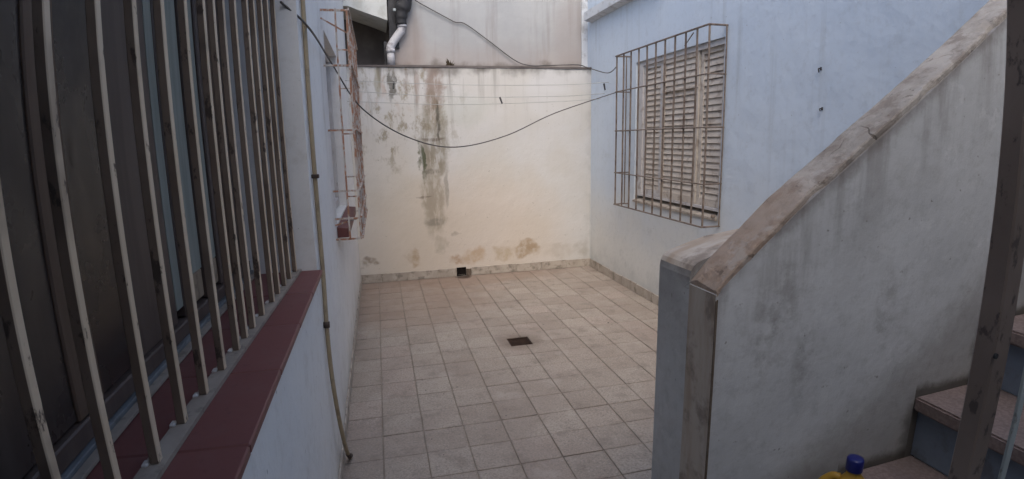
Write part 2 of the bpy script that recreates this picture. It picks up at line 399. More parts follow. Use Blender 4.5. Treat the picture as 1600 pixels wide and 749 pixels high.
M['cagepaint'] = mat_paintmetal('grey brown cage paint', (.15, .118, .095), (.20, .16, .13), (.08, .05, .04), .8, .52, .6)
M['rustcage'] = mat_paintmetal('rusting white cage paint', (.50, .47, .43), (.42, .38, .34), (.30, .13, .065), .9, .45, .56)
M['post'] = mat_paintmetal('brown post paint', (.17, .128, .103), (.215, .165, .135), (.035, .026, .022), .7, .56, .64)
M['paleiron'] = mat_paintmetal('pale grey green strip paint', (.40, .43, .41), (.34, .37, .36), (.12, .10, .08), .6, .58, .66)
M['shutter'] = mat_simple('beige shutter paint', (.52, .46, .395), (.58, .525, .46), 6, .75, .25, dirt=(.25, .19, .15), lo=.5, hi=.68, amt=.65, dscale=16)
M['shutterframe'] = mat_simple('pale frame paint', (.50, .48, .47), (.57, .555, .54), 6, .75, .25, dirt=(.28, .22, .18), lo=.54, hi=.68, amt=.6, dscale=14)
M['shutterback'] = mat_simple('shutter backing', (.17, .135, .115), (.21, .17, .145), 9, .9, .1)
M['wood'] = mat_simple('dark brown window wood', (.075, .052, .043), (.10, .072, .060), 5, .5, .4, stretch=(6, 6, .6), bmp=.1)
M['brownwood'] = mat_simple('brown window wood', (.095, .058, .038), (.13, .085, .058), 5, .55, .4, stretch=(6, 6, .6), bmp=.1)
M['tanwood'] = mat_simple('bare tan wood', (.25, .19, .13), (.32, .25, .18), 7, .7, .3, stretch=(1, 4, 1), dirt=(.12, .09, .06), amt=.5)
M['curtain'] = mat_simple('grey green curtain', (.235, .245, .215), (.285, .295, .26), 5, .9, .1, stretch=(1, 9, .5), bmp=.05)
m = Mat('dark window glass', .38, .4); m.col((.036, .029, .029)); m.col(m.mix(m.math('MULTIPLY', m.rng(m.noise(1, 5, .65, m.co(6, 6, 1.2)), .45, .75), .5), (.036, .026, .022), (.09, .075, .066))); m.rough(m.rng(m.noise(3, 5, .7), .3, .7, .12, .5)); m.bump(m.noise(2, 2), .04, .02); M['glass'] = m
M['trackedge'] = mat_simple('dirty track edge', (.24, .20, .165), (.30, .255, .21), 9, .7, .3, dirt=(.12, .10, .08), amt=.6)
M['track'] = mat_simple('dull aluminium track', (.13, .14, .15), (.19, .20, .205), 9, .5, .5, dirt=(.10, .09, .08), amt=.5)
M['pipe'] = mat_simple('grey downpipe', (.47, .46, .47), (.56, .55, .56), 7, .6, .4, dirt=(.20, .18, .18), lo=.5, hi=.62, amt=.7, dscale=12)
M['pipedark'] = mat_simple('tarred black sleeve', (.018, .018, .020), (.035, .034, .036), 7, .6, .4)
M['hose'] = mat_simple('tan plastic conduit', (.30, .235, .15), (.36, .29, .19), 9, .6, .35, dirt=(.10, .07, .045), lo=.5, hi=.66, amt=.45, dscale=9)
M['hosedark'] = mat_simple('dark clip', (.05, .035, .028), (.07, .05, .04), 9, .7, .3)
M['cable'] = mat_simple('grey black cable', (.075, .070, .068), (.105, .098, .094), 9, .6, .3, bmp=0)
M['line'] = mat_simple('pale clothes line', (.42, .42, .40), (.36, .36, .34), 9, .7, .2, bmp=0)
M['peg'] = mat_simple('dark peg', (.05, .045, .05), (.03, .03, .03), 9, .6, .3, bmp=0)
M['grate'] = mat_simple('rusted grate iron', (.035, .022, .017), (.055, .032, .022), 30, .85, .3)
M['pit'] = mat_simple('drain pit', (.012, .010, .009), (.02, .016, .014), 9, .95, .1)
def mat_tread():
    m = Mat('pink terrazzo tread', .7, .35)
    c = m.mix(m.rng(m.noise(90, 3), .4, .62), (.18, .132, .116), (.235, .18, .162))
    c = m.mix(m.math('MULTIPLY', m.rng(m.noise(6, 5, .65), .45, .65), .5), c, (.13, .10, .09))
    m.col(c); m.bump(m.noise(60, 4), .15, .002); return m
M['tread'] = mat_tread()
M['riser'] = mat_simple('blue grey riser paint', (.17, .20, .245), (.21, .24, .28), 5, .8, .25, dirt=(.10, .09, .085), lo=.5, hi=.7, amt=.6, dscale=9)
def mat_coping():
    m = Mat('worn coping mortar', .92, .15)
    c = m.mix(m.rng(m.noise(5, 5, .65), .38, .62), (.29, .262, .232), (.40, .37, .335))
    n = m.noise(11, 6, .7)
    c = m.mix(m.math('MULTIPLY', m.rng(n, .48, .60), .6), c, (.19, .155, .13))
    w_ = m.math('ADD', m.x, m.math('MULTIPLY', m.noise(6, 4), .3))
    c = m.mix(m.math('MULTIPLY', m.rng(w_, 1.62, 1.25), .6), c, (.33, .22, .15))
    c = m.mix(m.math('MULTIPLY', m.rng(m.noise(24, 5, .7), .6, .68), .6), c, (.11, .085, .07))
    ck = m.n('ShaderNodeTexVoronoi', {'Vector': m.n('ShaderNodeVectorMath', {0: m.pos, 1: m.n('ShaderNodeVectorMath', {0: m.n('ShaderNodeTexNoise', {'Scale': 9.0, 'Vector': m.pos}).outputs[1], 3: .2}, operation='SCALE').outputs[0]}, operation='ADD').outputs[0], 'Scale': 3.4}, feature='DISTANCE_TO_EDGE').outputs[0]
    crack = m.rng(ck, .012, .004)
    crack = m.mul(crack, m.mul(m.rng(m.x, 1.3, 1.4), m.rng(m.noise(3.2, 2, .5, m.co(off=(1, 4, 6))), .52, .60)))
    c = m.mix(m.math('MULTIPLY', crack, .7), c, (.07, .055, .045))
    c = m.mix(m.math('MULTIPLY', m.rng(m.noise(9, 6, .7, m.co(off=(2, 8, 1))), .53, .60), .45), c, (.42, .385, .345))
    m.bump(m.math('SUBTRACT', 1., crack), .5, .006)
    m.col(c); m.bump(m.noise(26, 6, .7), .8, .012); m.bump(m.noise(90, 4, .7), .3, .003); return m
M['coping'] = mat_coping()
M['endface'] = mat_simple('stained brown grey render', (.35, .285, .225), (.45, .40, .35), 5, .92, .15, stretch=(1, 3, .6), dirt=(.15, .12, .10), lo=.48, hi=.64, amt=.6, dscale=10)
M['jug'] = None
m = Mat('yellow plastic', .4, .45); m.col(m.mix(m.rng(m.noise(4, 3), .4, .6), (.34, .19, .02), (.40, .23, .03))); M['jug'] = m
m = Mat('blue plastic cap', .35, .5); m.col((.006, .010, .12)); M['cap'] = m
M['moss'] = mat_simple('dry moss', (.055, .042, .028), (.085, .065, .042), 20, 1, .1)

# ------------------------------------------------------------------ ground and patio floor
g = box(-60, 60, -60, 60, -.60, -.50)
prop(obj('ground', g, M['ground']), kind='structure')
DR = (1.092, 1.252, .760, .920)     # floor drain opening
us, vs, fl = holes([-.3, 5.2], [-3.35, 3.2], [DR])
floor = prop(obj('patio_floor', cells(us, vs, fl, -.30, -.006, (0, 1, 2)), M['grout']), kind='structure')
T = .2; J = .0017
tile_me = bpy.data.meshes.new('tile')
b = box(-T/2+J, T/2-J, -T/2+J, T/2-J, -.0055, .0, .0016); bmesh.ops.recalc_face_normals(b, faces=b.faces); b.to_mesh(tile_me); b.free()
tile_me.materials.append(M['tile'].m)
i0, i1 = 0, 12
for i in range(i0, i1+1):
    x0, x1 = max(i*T, XL+.004), min((i+1)*T, XR-.004)
    for j in range(-7, 15):
        y0, y1 = j*T, min((j+1)*T, YB-.004)
        if y1-y0 < .02: continue
        dz = random.uniform(-.0015, .0012)
        if x0 < DR[1] and x1 > DR[0] and y0 < DR[3] and y1 > DR[2]:
            us, vs, fl = holes([x0+J, x1-J], [y0+J, y1-J], [(max(DR[0], x0+J), min(DR[1], x1-J), max(DR[2], y0+J), min(DR[3], y1-J))])
            q = cells(us, vs, fl, -.0055, 0, (0, 1, 2)); bmesh.ops.translate(q, verts=q.verts, vec=(-i*T-T/2, -j*T-T/2, 0))
            obj('tile', q, M['tile'], floor).location = (i*T+T/2, j*T+T/2, 0); continue
        if x1-x0 < T-.001 or y1-y0 < T-.001:
            o = obj('tile', box(x0+J-i*T-T/2, x1-J-i*T-T/2, y0+J-j*T-T/2, y1-J-j*T-T/2, -.0055, 0, .0016), M['tile'], floor); o.location = (i*T+T/2, j*T+T/2, dz)
        else:
            o = link('tile', tile_me, None, floor)
            o.location = ((x0+x1)/2 + random.uniform(-.0008, .0008), (y0+y1)/2 + random.uniform(-.0008, .0008), dz)
            o.rotation_euler = (random.uniform(-.006, .006), random.uniform(-.006, .006), random.uniform(-.004, .004))
bm = bmesh.new()
for i in range(i0, 13):
    for j in range(-16, -7): box(max(i*T, XL+.004)+J, min((i+1)*T, XR-.004)-J, j*T+J, (j+1)*T-J, -.0055, 0, 0, bm)
prop(obj('tile_field', bm, M['tile_plain'], floor), kind='stuff')

# floor drain: recessed frame, bars, dark pit
dr = empty('floor_drain', (1.172, .84, 0)); prop(dr, 'square rusty floor drain grate sunk in the patio tiles', 'drain')
x0, x1, y0, y1 = DR
obj('pit', local(cells(*holes([x0+.001, x1-.001], [y0+.001, y1-.001], [(x0+.008, x1-.008, y0+.008, y1-.008)]), -.20, -.012, (0, 1, 2)), dr), M['pit'], dr)
obj('pit_bottom', local(box(x0+.009, x1-.009, y0+.009, y1-.009, -.20, -.19), dr), M['pit'], dr)
obj('frame', local(cells(*holes([x0+.001, x1-.001], [y0+.001, y1-.001], [(x0+.010, x1-.010, y0+.010, y1-.010)]), -.0115, -.004, (0, 1, 2)), dr), M['grate'], dr)
for k in range(6):
    yy = y0+.026+k*.0215
    obj('grate_bar', local(box(x0+.0105, x1-.0105, yy-.0035, yy+.0035, -.016, -.008), dr), M['grate'], dr)

# ------------------------------------------------------------------ boundary wall at the end of the patio
WT = 2.145
bm = cells(*holes([-.30, XR+.25], [-.3, WT], [(1.015, 1.10, .012, .088)]), YB, YB+.105, (0, 2, 1))
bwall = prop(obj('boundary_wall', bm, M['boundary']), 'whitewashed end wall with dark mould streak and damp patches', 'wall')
# uneven mortar lip along its top
bm = roughen(box(-.2, XR+.1, YB-.008, YB+.106, WT+.001, WT+.020), 6, .007, 14, 3)
obj('top_mortar', bm, M['cement'], bwall)
xs = [XL+.001, .22, .497, .80, 1.005]; 
def skirt_back(a, b_):
    o = obj('skirting_tile', box(a+.0012, b_-.0012, YB-.011, YB-.0005, .0015, .090+random.uniform(-.003, .003), .002), M['skirting'], bwall)
for a, b_ in zip(xs, xs[1:]): skirt_back(a, b_)
xs = [1.165, 1.36, 1.66, 1.95, 2.24, XR-.002]
for a, b_ in zip(xs, xs[1:]): skirt_back(a, b_)
obj('skirting_tile', roughen(box(1.1105, 1.163, YB-.009, YB-.0005, .0015, .075, .002), 2, .004, 30, 3), M['dirtyskirt'], bwall)
# drain outlet in the foot of the wall
wo = empty('drain_outlet', (1.0725, YB, .05)); prop(wo, 'black drain outlet hole at the foot of the end wall', 'drain')
obj('mouth', local(cells(*holes([1.007, 1.108], [.002, .094], [(1.0175, 1.0975, .014, .085)]), YB-.0025, YB-.0006, (0, 2, 1)), wo), M['pit'], wo)
obj('throat', local(box(1.0155, 1.0995, YB+.012, YB+.02, .0125, .0875), wo), M['pit'], wo)

# ------------------------------------------------------------------ neighbour's taller wall, recess and slab behind it
YU = YB+.11
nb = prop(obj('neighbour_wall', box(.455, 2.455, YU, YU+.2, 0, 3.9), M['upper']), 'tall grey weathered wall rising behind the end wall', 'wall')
obj('recess_wall', box(-1.2, .454, YU+.62, YU+.8, 0, 3.9), M['cement'], nb)
obj('return_wall', box(.4555, .60, YU+.2005, YU+.9, 0, 3.895), M['cement'], nb)
pil = prop(obj('corner_pier', box(2.4575, 2.60, YU-.004, YU+.3, 0, 3.9, .004), M['cornice']), 'narrow pale pier in corner between grey wall and blue house wall', 'pier')
sb = prismv = prism([(-1.2, 2.73), (.06, 2.73), (.43, 2.60), (.43, 3.9), (-1.2, 3.9)], YU-.02, YU+.60)
prop(obj('upper_slab', roughen(sb, 3, .006, 4, 1), M['slab']), 'pale slab end overhanging the dark recess above the end wall', 'slab')

# downpipe
dp = empty('downpipe', (.45, YU, 2.165)); prop(dp, 'grey downpipe with crooked elbow and black sleeve above end wall', 'pipe')
yp = YU-.052
def tb(name, pts, r, mat, sides=16, par=dp, sm=True): return obj(name, local(tube(pts, r, sides), par), mat, par, sm)
tb('foot', [(.445, yp, 2.166), (.445, yp, 2.31)], .037, M['pipe'])
tb('elbow', spline([(.445, yp, 2.312), (.447, yp, 2.34), (.475, yp, 2.39), (.535, yp, 2.47), (.562, yp, 2.51), (.566, yp, 2.57)], 5), .040, M['pipe'])
tb('collar', [(.445, yp, 2.29), (.445, yp, 2.325)], .044, M['pipe'])
tb('collar', [(.566, yp, 2.53), (.566, yp, 2.556)], .046, M['pipe'])
tb('sleeve', spline([(.562, yp-.002, 2.558), (.56, yp-.005, 2.62), (.575, yp-.01, 2.70), (.60, yp-.01, 2.80), (.62, yp-.01, 3.3)], 5), [.052]*5+[.060]*5+[.075]*11, M['pipedark'])
bm = roughen(box(.44, .535, YU-.03, YU-.001, 2.34, 2.80), 4, .012, 16, 2); obj('tar_patch', local(bm, dp), M['pipedark'], dp)
bm = roughen(box(.385, .412, YU-.018, YU+.01, 2.166, 2.40), 4, .006, 16, 5); obj('tar_patch', local(bm, dp), M['pipedark'], dp)
obj('bracket', local(box(.485, .512, yp-.085, yp-.04, 2.665, 2.69, .003), dp), M['paleiron'], dp)

# ------------------------------------------------------------------ left house wall with two windows
W1 = (-2.75, -.64, .925, 2.30); W2 = (.45, 1.40, .975, 2.03)
bm = cells(*holes([-3.35, YB+.105], [-.3, 3.25], [W1, W2]), -.27, XL, (1, 2, 0))
lw = prop(obj('house_wall', bm, M['left_wall']), 'white house wall on left with two barred windows', 'wall')
bm = bmesh.new()
yy = -1.4
while yy < YB-.02:
    y2 = min(yy+.3, YB-.012)
    obj('skirting_tile', box(XL+.0005, XL+.010, yy+.0012, y2-.0012, .0015, .082+random.uniform(-.004, .004), .002), M['skirting'], lw); yy += .3
bm.free()

# left foreground window (dark wood leaves behind bars)
SZ = .965
wx = -.215
win = empty('wooden_window', (wx, -1.7, SZ)); prop(win, 'dark wooden window with grey curtain gaps behind cream bars, left foreground', 'window')
def wp(name, bm, mat, par=win, sm=False): return obj(name, local(bm, win), mat, par, sm)
wp('backing', box(wx-.055, wx-.05, -2.74, -.645, SZ+.001, 2.295), M['wood'])
def stile(y0, y1, mat='wood', d=.022, z0=SZ+.055, z1=2.25): return wp('stile', box(wx-.03, wx-.012+d*.4, y0, y1, z0, z1, .003), M[mat])
def pane(y0, y1, mat, z0=SZ+.06, z1=2.245, x=-.013): return wp('pane', box(wx+x, wx+x+.006, y0, y1, z0, z1), M[mat])
pane(-2.74, -1.845, 'glass', x=-.012); stile(-1.845, -1.755, 'brownwood', .028)
pane(-1.753, -1.60, 'glass', x=-.012); stile(-1.60, -1.36, 'wood', .014)
pane(-1.357, -1.312, 'curtain', 1.05); stile(-1.310, -1.252, 'wood')
pane(-1.249, -1.143, 'curtain', 1.108); wp('bottom_rail', box(wx-.042, wx-.008, -1.249, -1.143, 1.03, 1.106, .003), M['tanwood'])
stile(-1.140, -1.075, 'wood', .03)
pane(-1.072, -.995, 'curtain', 1.108, x=-.016); wp('bottom_rail', box(wx-.048, wx-.010, -1.072, -.995, 1.03, 1.106, .003), M['tanwood'])
stile(-.992, -.93, 'wood'); pane(-.929, -.86, 'brownwood'); stile(-.859, -.80, 'brownwood'); pane(-.799, -.72, 'wood'); stile(-.719, -.645, 'wood')
wp('bottom_rail', box(wx-.03, wx+.004, -2.74, -.645, SZ+.018, SZ+.054, .003), M['wood'])
wp('track', box(wx-.02, wx+.012, -2.74, -.645, SZ+.0045, SZ+.017, .001), M['track'])
wp('track', box(wx+.0125, wx+.030, -2.74, -.645, SZ+.003, SZ+.010, .001), M['trackedge'])
ys = [-2.75, -2.46, -2.16, -1.862, -1.562, -1.262, -.962, -.642]
for a, b_ in zip(ys, ys[1:]):
    wp('sill_tile', box(-.20, XL+.020, a+.001, b_-.001, SZ-.018, SZ+random.uniform(-.0008, .0008), .003), M['redtile'])
wp('sill_bed', box(-.268, XL+.001, -2.749, -.641, .926, SZ-.0185), M['cement'])

gx = lambda y: -.084 + .03*(y+1.9)
gr = empty('window_grille', (gx(-1.7), -1.7, SZ)); prop(gr, 'row of flat cream-painted bars, paint chipped, in front of dark wooden window', 'grille')
def gp(name, bm, mat='barpaint'): return obj(name, local(bm, gr), M[mat], gr)
BY = [-2.60, -2.49, -2.37, -2.255, -2.137, -2.019, -1.901, -1.779, -1.67, -1.556, -1.446, -1.367, -1.296, -1.193, -1.067, -.98, -.883, -.794, -.685]
for y in BY:
    x = gx(y)+random.uniform(-.002, .002)
    lean = random.uniform(-.004, .004)
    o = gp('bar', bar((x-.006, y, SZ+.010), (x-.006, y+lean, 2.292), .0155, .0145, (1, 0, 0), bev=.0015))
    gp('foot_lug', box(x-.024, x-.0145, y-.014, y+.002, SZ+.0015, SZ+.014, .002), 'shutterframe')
    o.data.materials.append(M['bardark'].m)          # faces towards the patio cream, all other faces dark brown
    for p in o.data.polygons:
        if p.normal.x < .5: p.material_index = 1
def railbox(z0, z1, wid):
    bm = bmesh.new(); vs_ = []
    for y in (-2.73, -.655):
        for dx, z in ((-wid, z0), (.012, z0), (.012, z1), (-wid, z1)): vs_.append(bm.verts.new((gx(y)+dx, y, z)))
    for f in ((0, 1, 2, 3), (7, 6, 5, 4), (0, 4, 5, 1), (1, 5, 6, 2), (2, 6, 7, 3), (3, 7, 4, 0)): bm.faces.new([vs_[k] for k in f])
    return bm
gp('bottom_rail', railbox(SZ+.0015, SZ+.0098, .022), 'trackedge'); gp('top_rail', railbox(2.284, 2.294, .026))

# window further along with projecting cage
w2 = empty('shuttered_window', (-.05, .92, .975)); prop(w2, 'white-shuttered window with red sill inside the rusty cage on left wall', 'window')
def w2p(name, bm, mat): return obj(name, local(bm, w2), M[mat], w2)
w2p('frame', cells(*holes([.452, 1.398], [.99, 2.028], [(.50, 1.35, 1.04, 1.98)]), -.10, -.03, (1, 2, 0)), 'shutterframe')
for k in range(19):
    z = 1.047+k*.049
    w2p('slat', bar((-.06, .503, z+.022), (-.06, 1.347, z+.022), .010, .046, (.25, 0, 1)), 'shutterframe')
w2p('shutter_backing', box(-.10, -.092, .501, 1.349, 1.041, 1.979), 'shutterback')
for a, b_ in ((.40, .73), (.732, 1.06), (1.062, 1.45)):
    w2p('sill_tile', prism([(-.12, .978), (XL+.062, .955), (XL+.062, .905), (XL+.002, .905), (XL+.002, .960), (-.12, .962)], a, b_, 1), 'redtile')
c2 = empty('window_grille', (.08, .3, .915)); prop(c2, 'rust-streaked projecting cage grille on the white left wall', 'grille')
def cg(root, mat):
    def f(name, bm): return obj(name, local(bm, root), M[mat], root)
    return f
f2 = cg(c2, 'rustcage')
CX, CY0, CY1, CZ0, CZ1 = .150, .30, 1.55, .918, 2.105
n = 10
for k in range(n+1):
    y = CY0+(CY1-CY0)*k/n
    f2('vertical_bar', bar((CX, y, CZ0), (CX, y, CZ1), .011, .011, (1, 0, 0)))
for z in (CZ0, 1.03, 1.18, 1.50, 1.83, CZ1):
    f2('horizontal_bar', bar((CX+.009, CY0-.005, z), (CX+.009, CY1+.005, z), .009, .012))
    f2('side_bar', bar((XL+.001, CY0, z-.006), (CX+.004, CY0, z-.006), .010, .010))
    f2('side_bar', bar((XL+.001, CY1, z-.006), (CX+.004, CY1, z-.006), .010, .010))
f2('vertical_bar', bar((XL+.075, CY0-.0095, CZ0), (XL+.075, CY0-.0095, CZ1), .009, .009, (1, 0, 0)))
f2('stay_rod', bar((XL+.001, CY0+.002, .99), (CX-.004, CY0+.02, 1.022), .007, .007))
f2('stay_rod', bar((XL+.001, CY0+.002, 2.06), (CX-.004, CY0+.02, 1.99), .007, .007))

# conduit hanging down the left wall
ho = empty('conduit', (.035, -.55, 0)); prop(ho, 'thin tan conduit running down white left wall with loose lower end', 'conduit')
pts = [(.029, -.535, 2.6), (.029, -.535, 1.857), (.029, -.548, 1.603), (.030, -.563, 1.369), (.029, -.552, 1.149), (.030, -.566, .926), (.030, -.600, .723), (.033, -.615, .551), (.040, -.60, .38), (.050, -.53, .17), (.052, -.40, .035), (.053, -.352, .008)]
obj('tube', local(tube(spline(pts, 6), .0085, 8), ho), M['hose'], ho, True)
obj('clip', local(tube([(.030, -.596, .745), (.030, -.600, .722)], .012, 10), ho), M['hosedark'], ho, True)
obj('clip', local(box(XL+.0005, .045, -.575, -.55, 1.30, 1.315, .002), ho), M['hosedark'], ho)
obj('end_sleeve', local(tube(spline([(.0512, -.46, .085), (.052, -.40, .035), (.0535, -.350, .0105)], 5), .0098, 8), ho), M['hosedark'], ho, True)

# ------------------------------------------------------------------ right house wall with shuttered window
RW = (.52, 1.80, .845, 2.075)
YE = -1.315
bm = cells(*holes([YE, YB+.105], [-.3, 3.35], [RW]), XR, XR+.25, (1, 2, 0))
rw = prop(obj('house_wall', bm, M['right_wall']), 'pale blue house wall on right with caged shutter window', 'wall')
obj('end_wall', box(XR+.2505, 5.2, YE, YE+.25, -.3, 3.35), M['right_wall'], rw)
cp = prism([(XR+.002, 2.62), (XR-.085, 2.635), (XR-.085, 2.72), (XR+.002, 2.76)], 0, 1, 1)
for v in cp.verts: v.co.y = (1.25 if v.co.y < .5 else YB-.002)
obj('cornice', cp, M['cornice'], rw)
yy = -1.30
while yy < YB-.02:
    y2 = min(yy+.3, YB-.012)
    obj('skirting_tile', box(XR-.010, XR-.0005, yy+.0012, y2-.0012, .0015, .088+random.uniform(-.004, .004), .002), M['skirting'], rw); yy += .3
for (y, z, L) in ((-.324, 1.772, .03), (-.348, 1.565, .02)):
    h = empty('wall_hook', (XR, y, z)); prop(h, {True: 'small black hook nailed into blue wall, upper of two', False: 'small black nail stub in blue wall, lower of two'}[z > 1.7], 'hook', 'hooks on the blue wall')
    obj('stem', local(tube([(XR+.01, y, z), (XR-.018, y, z)], .0036, 8), h), M['peg'], h)
    obj('tip', local(tube(spline([(XR-.0175, y, z), (XR-.021, y-.003, z-.004), (XR-.019, y-.006, z-L*.7)], 4), .0032, 8), h), M['peg'], h)
    obj('plate', local(box(XR-.004, XR-.0005, y-.006, y+.006, z-.008, z+.008, .001), h), M['peg'], h)

rwin = empty('shuttered_window', (XR+.03, 1.16, .85)); prop(rwin, 'beige louvred shutter window inside the dark cage on right wall', 'window')
def rp(name, bm, mat, par=None):
    return obj(name, local(bm, rwin), M[mat], par or rwin)
fx = XR+.022
rp('frame', cells(*holes([.521, 1.799], [.905, 2.074], [(.545, 1.70, .925, 2.035)]), fx-.006, fx+.10, (1, 2, 0)), 'shutterframe')
secs = [(1.385, 1.698, .0), (.855, 1.372, -.008), (.547, .845, .004)]
for (a, b_, dx) in secs:
    z0, z1 = .927, 2.033
    lf = rp('shutter_leaf', cells(*holes([a, b_], [z0, z1], [(a+.035, b_-.035, z0+.045, z1-.03)]), fx+dx+.010, fx+dx+.045, (1, 2, 0)), 'shutter' if dx else 'shutterframe')
    rp('leaf_backing', box(fx+dx+.046, fx+dx+.052, a+.01, b_-.01, z0+.01, z1-.01), 'shutterback', lf)
    ns = 23; p = (z1-.03-z0-.045)/ns
    for k in range(ns):
        z = z0+.045+(k+.5)*p
        rp('slat', bar((fx+dx+.024, a+.034, z), (fx+dx+.024, b_-.034, z), .0075, .0435, (random.uniform(.24, .36), 0, 1)), 'shutter', lf)
rp('cross_rail', box(fx-.006, fx+.001, .857, 1.37, 1.778, 1.796, .002), 'shutter')
rp('sill', prism([(XR-.014, .845), (XR-.014, .862), (fx+.09, .904), (fx+.09, .846)], .5215, 1.7985, 1), 'skirting')
rc = empty('window_grille', (2.391, 1.2, .815)); prop(rc, 'dark projecting cage grille over beige shutters on blue wall', 'grille')
f3 = cg(rc, 'cagepaint')
GX, GY0, GY1, GZ0, GZ1 = 2.391, .50, 1.913, .813, 2.142
for k in range(11):
    y = GY1-(GY1-GY0)*k/10
    f3('vertical_bar', tube([(GX, y, GZ0), (GX+random.uniform(-.002, .002), y+random.uniform(-.003, .003), (GZ0+GZ1)/2), (GX, y, GZ1)], .0074, 6))
for z in (GZ0, 1.106, 1.485, 1.831, GZ1):
    thick = .0068 if z in (GZ0, GZ1) else .0052
    f3('horizontal_bar', tube([(GX-.009, GY0-.004, z), (GX-.009, GY1+.004, z)], thick, 6))
    f3('side_bar', tube([(GX-.009, GY0-.004, z), (XR+.004, GY0-.004, z)], thick, 6))
    f3('side_bar', tube([(GX-.009, GY1+.004, z), (XR+.004, GY1+.004, z)], thick, 6))
f3('vertical_bar', tube([(XR-.035, GY1+.010, GZ0), (XR-.035, GY1+.010, GZ1)], .0055, 6))
f3('vertical_bar', tube([(XR-.012, GY0-.012, GZ0), (XR-.012, GY0-.012, GZ1)], .0055, 6))
f3('stay_rod', tube([(GX, .69, GZ1-.02), (XR+.003, 1.02, 2.095)], .0042, 6))
f3('latch', roughen(box(2.462, 2.49, .492, .512, .872, .895, .004), 1, .003, 30))
f3('latch_arm', tube([(2.476, .500, .884), (XR+.003, .56, .888)], .004, 6))

# ------------------------------------------------------------------ staircase and its parapet
YS = -1.60
st = empty('staircase', (2.0, -2.0, 0)); prop(st, 'stair flight with pink terrazzo treads and blue grey risers, right foreground', 'staircase')
def sp(name, bm, mat, sm=False): return obj(name, local(bm, st), M[mat], st, sm)
Y0 = -2.46
run, rise, xb, zb = .275, .203, 1.775, .657
for k in range(-3, 7):
    z = zb+k*rise; x = xb+k*run
    if z < .02: continue
    t_ = box(x, x+run+.03, Y0, YS-.001, z-.045, z, .006, seg=2); sp('tread', t_, 'tread')
    sp('riser', box(x+.028, x+.045, Y0+.004, YS-.001, max(z-rise+.0005, .001), z-.0455), 'riser')
poly = [(1.02, -.28)]
for k in range(-3, 7):
    z = zb+k*rise; x = xb+k*run+.0455
    poly += [(x, max(z-rise-.0455, .001) if k > -3 else .001), (x, z-.046)]
poly = [(poly[1][0], -.28)] + poly[1:] + [(poly[-1][0]+.6, poly[-1][1]), (poly[-1][0]+.6, -.28)]
sp('flight_core', prism(poly, Y0+.006, YS-.0015, 1), 'backhouse')

# parapet: sloping wall with worn coping, low pier wall behind
near = [(1.045, 1.045), (1.148, 1.137), (1.272, 1.245), (1.526, 1.430), (2.063, 1.806), (2.75, 2.286), (3.6, 2.88)]
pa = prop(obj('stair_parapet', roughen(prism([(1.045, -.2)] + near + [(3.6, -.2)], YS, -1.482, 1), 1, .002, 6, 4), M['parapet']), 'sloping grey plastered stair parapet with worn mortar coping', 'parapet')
pa.data.materials.append(M['endface'].m)
for p in pa.data.polygons:
    if p.normal.x < -.9: p.material_index = 1
# coping: dense strip following the slope, eroded edges
from mathutils import noise as mn
bm = bmesh.new(); S = []
def at(s, pts):
    for (a, c), (b_, d) in zip(pts, pts[1:]):
        if s <= b_ or b_ == pts[-1][0]:
            t = (s-a)/(b_-a); return c+(d-c)*t
NS = 190; prof = [(.004, -.030), (.0015, -.010), (.0005, .006), (.0010, .016), (.004, .0205), (.012, .022), (.045, .022), (.085, .0215), (.110, .020), (.1155, .017), (.117, .004), (.116, -.03)]
for i in range(NS+1):
    x = 1.0465 + (3.6-1.0465)*(i/NS)**1.25
    zc = at(max(x, 1.045), near)
    row = []
    for (dy, dz) in prof:
        p = Vector((x, YS+dy, zc+dz))
        nr = max(0, 1-dy/.03)
        e = mn.noise(p*7)*.0018 + mn.noise(p*23)*(.0012+.002*nr) + mn.noise(p*60)*.0014
        chip = max(0, mn.noise(Vector((x*11, dy*18, 4)))-.18)*.035*nr if dz > -.02 else 0
        end = max(0, 1-(x-1.04)/.05)*(.010+.012*mn.noise(Vector((1.3, dy*40, 2))))
        p.z += e - chip - end*(dz > .0); p.y += mn.noise(p*17+Vector((3, 3, 3)))*.0016 + chip*.8
        row.append(bm.verts.new(p))
    S.append(row)
for A, B in zip(S, S[1:]):
    for k in range(len(prof)-1): bm.faces.new([A[k], A[k+1], B[k+1], B[k]])
bm.faces.new(S[0][::-1]); bm.faces.new(S[-1])
obj('coping', bm, M['coping'], pa, False)
pw = [(1.045, -.2), (1.045, 1.060), (1.048, 1.078), (1.055, 1.091), (1.066, 1.100), (1.08, 1.106), (1.19, 1.138), (1.36, 1.160), (1.9, 1.17), (1.9, -.2)]
bm = prism(pw, -1.481, -1.322, 1)
o = obj('end_pier', roughen(bm, 1, .0025, 9, 6), M['parapet'], pa, False)
o.data.materials.append(M['endface'].m)
for p in o.data.polygons:
    if p.normal.z > .35: p.material_index = 1
bm = prism([(1.0445, .0), (1.0445, 1.03), (1.050, 1.035), (1.050, 0)], -1.604, -1.6005, 1)
obj('edge_line', roughen(bm, 3, .0025, 20, 2), M['dirtyskirt'], pa)  # thin dark strip down the near corner of the parapet end

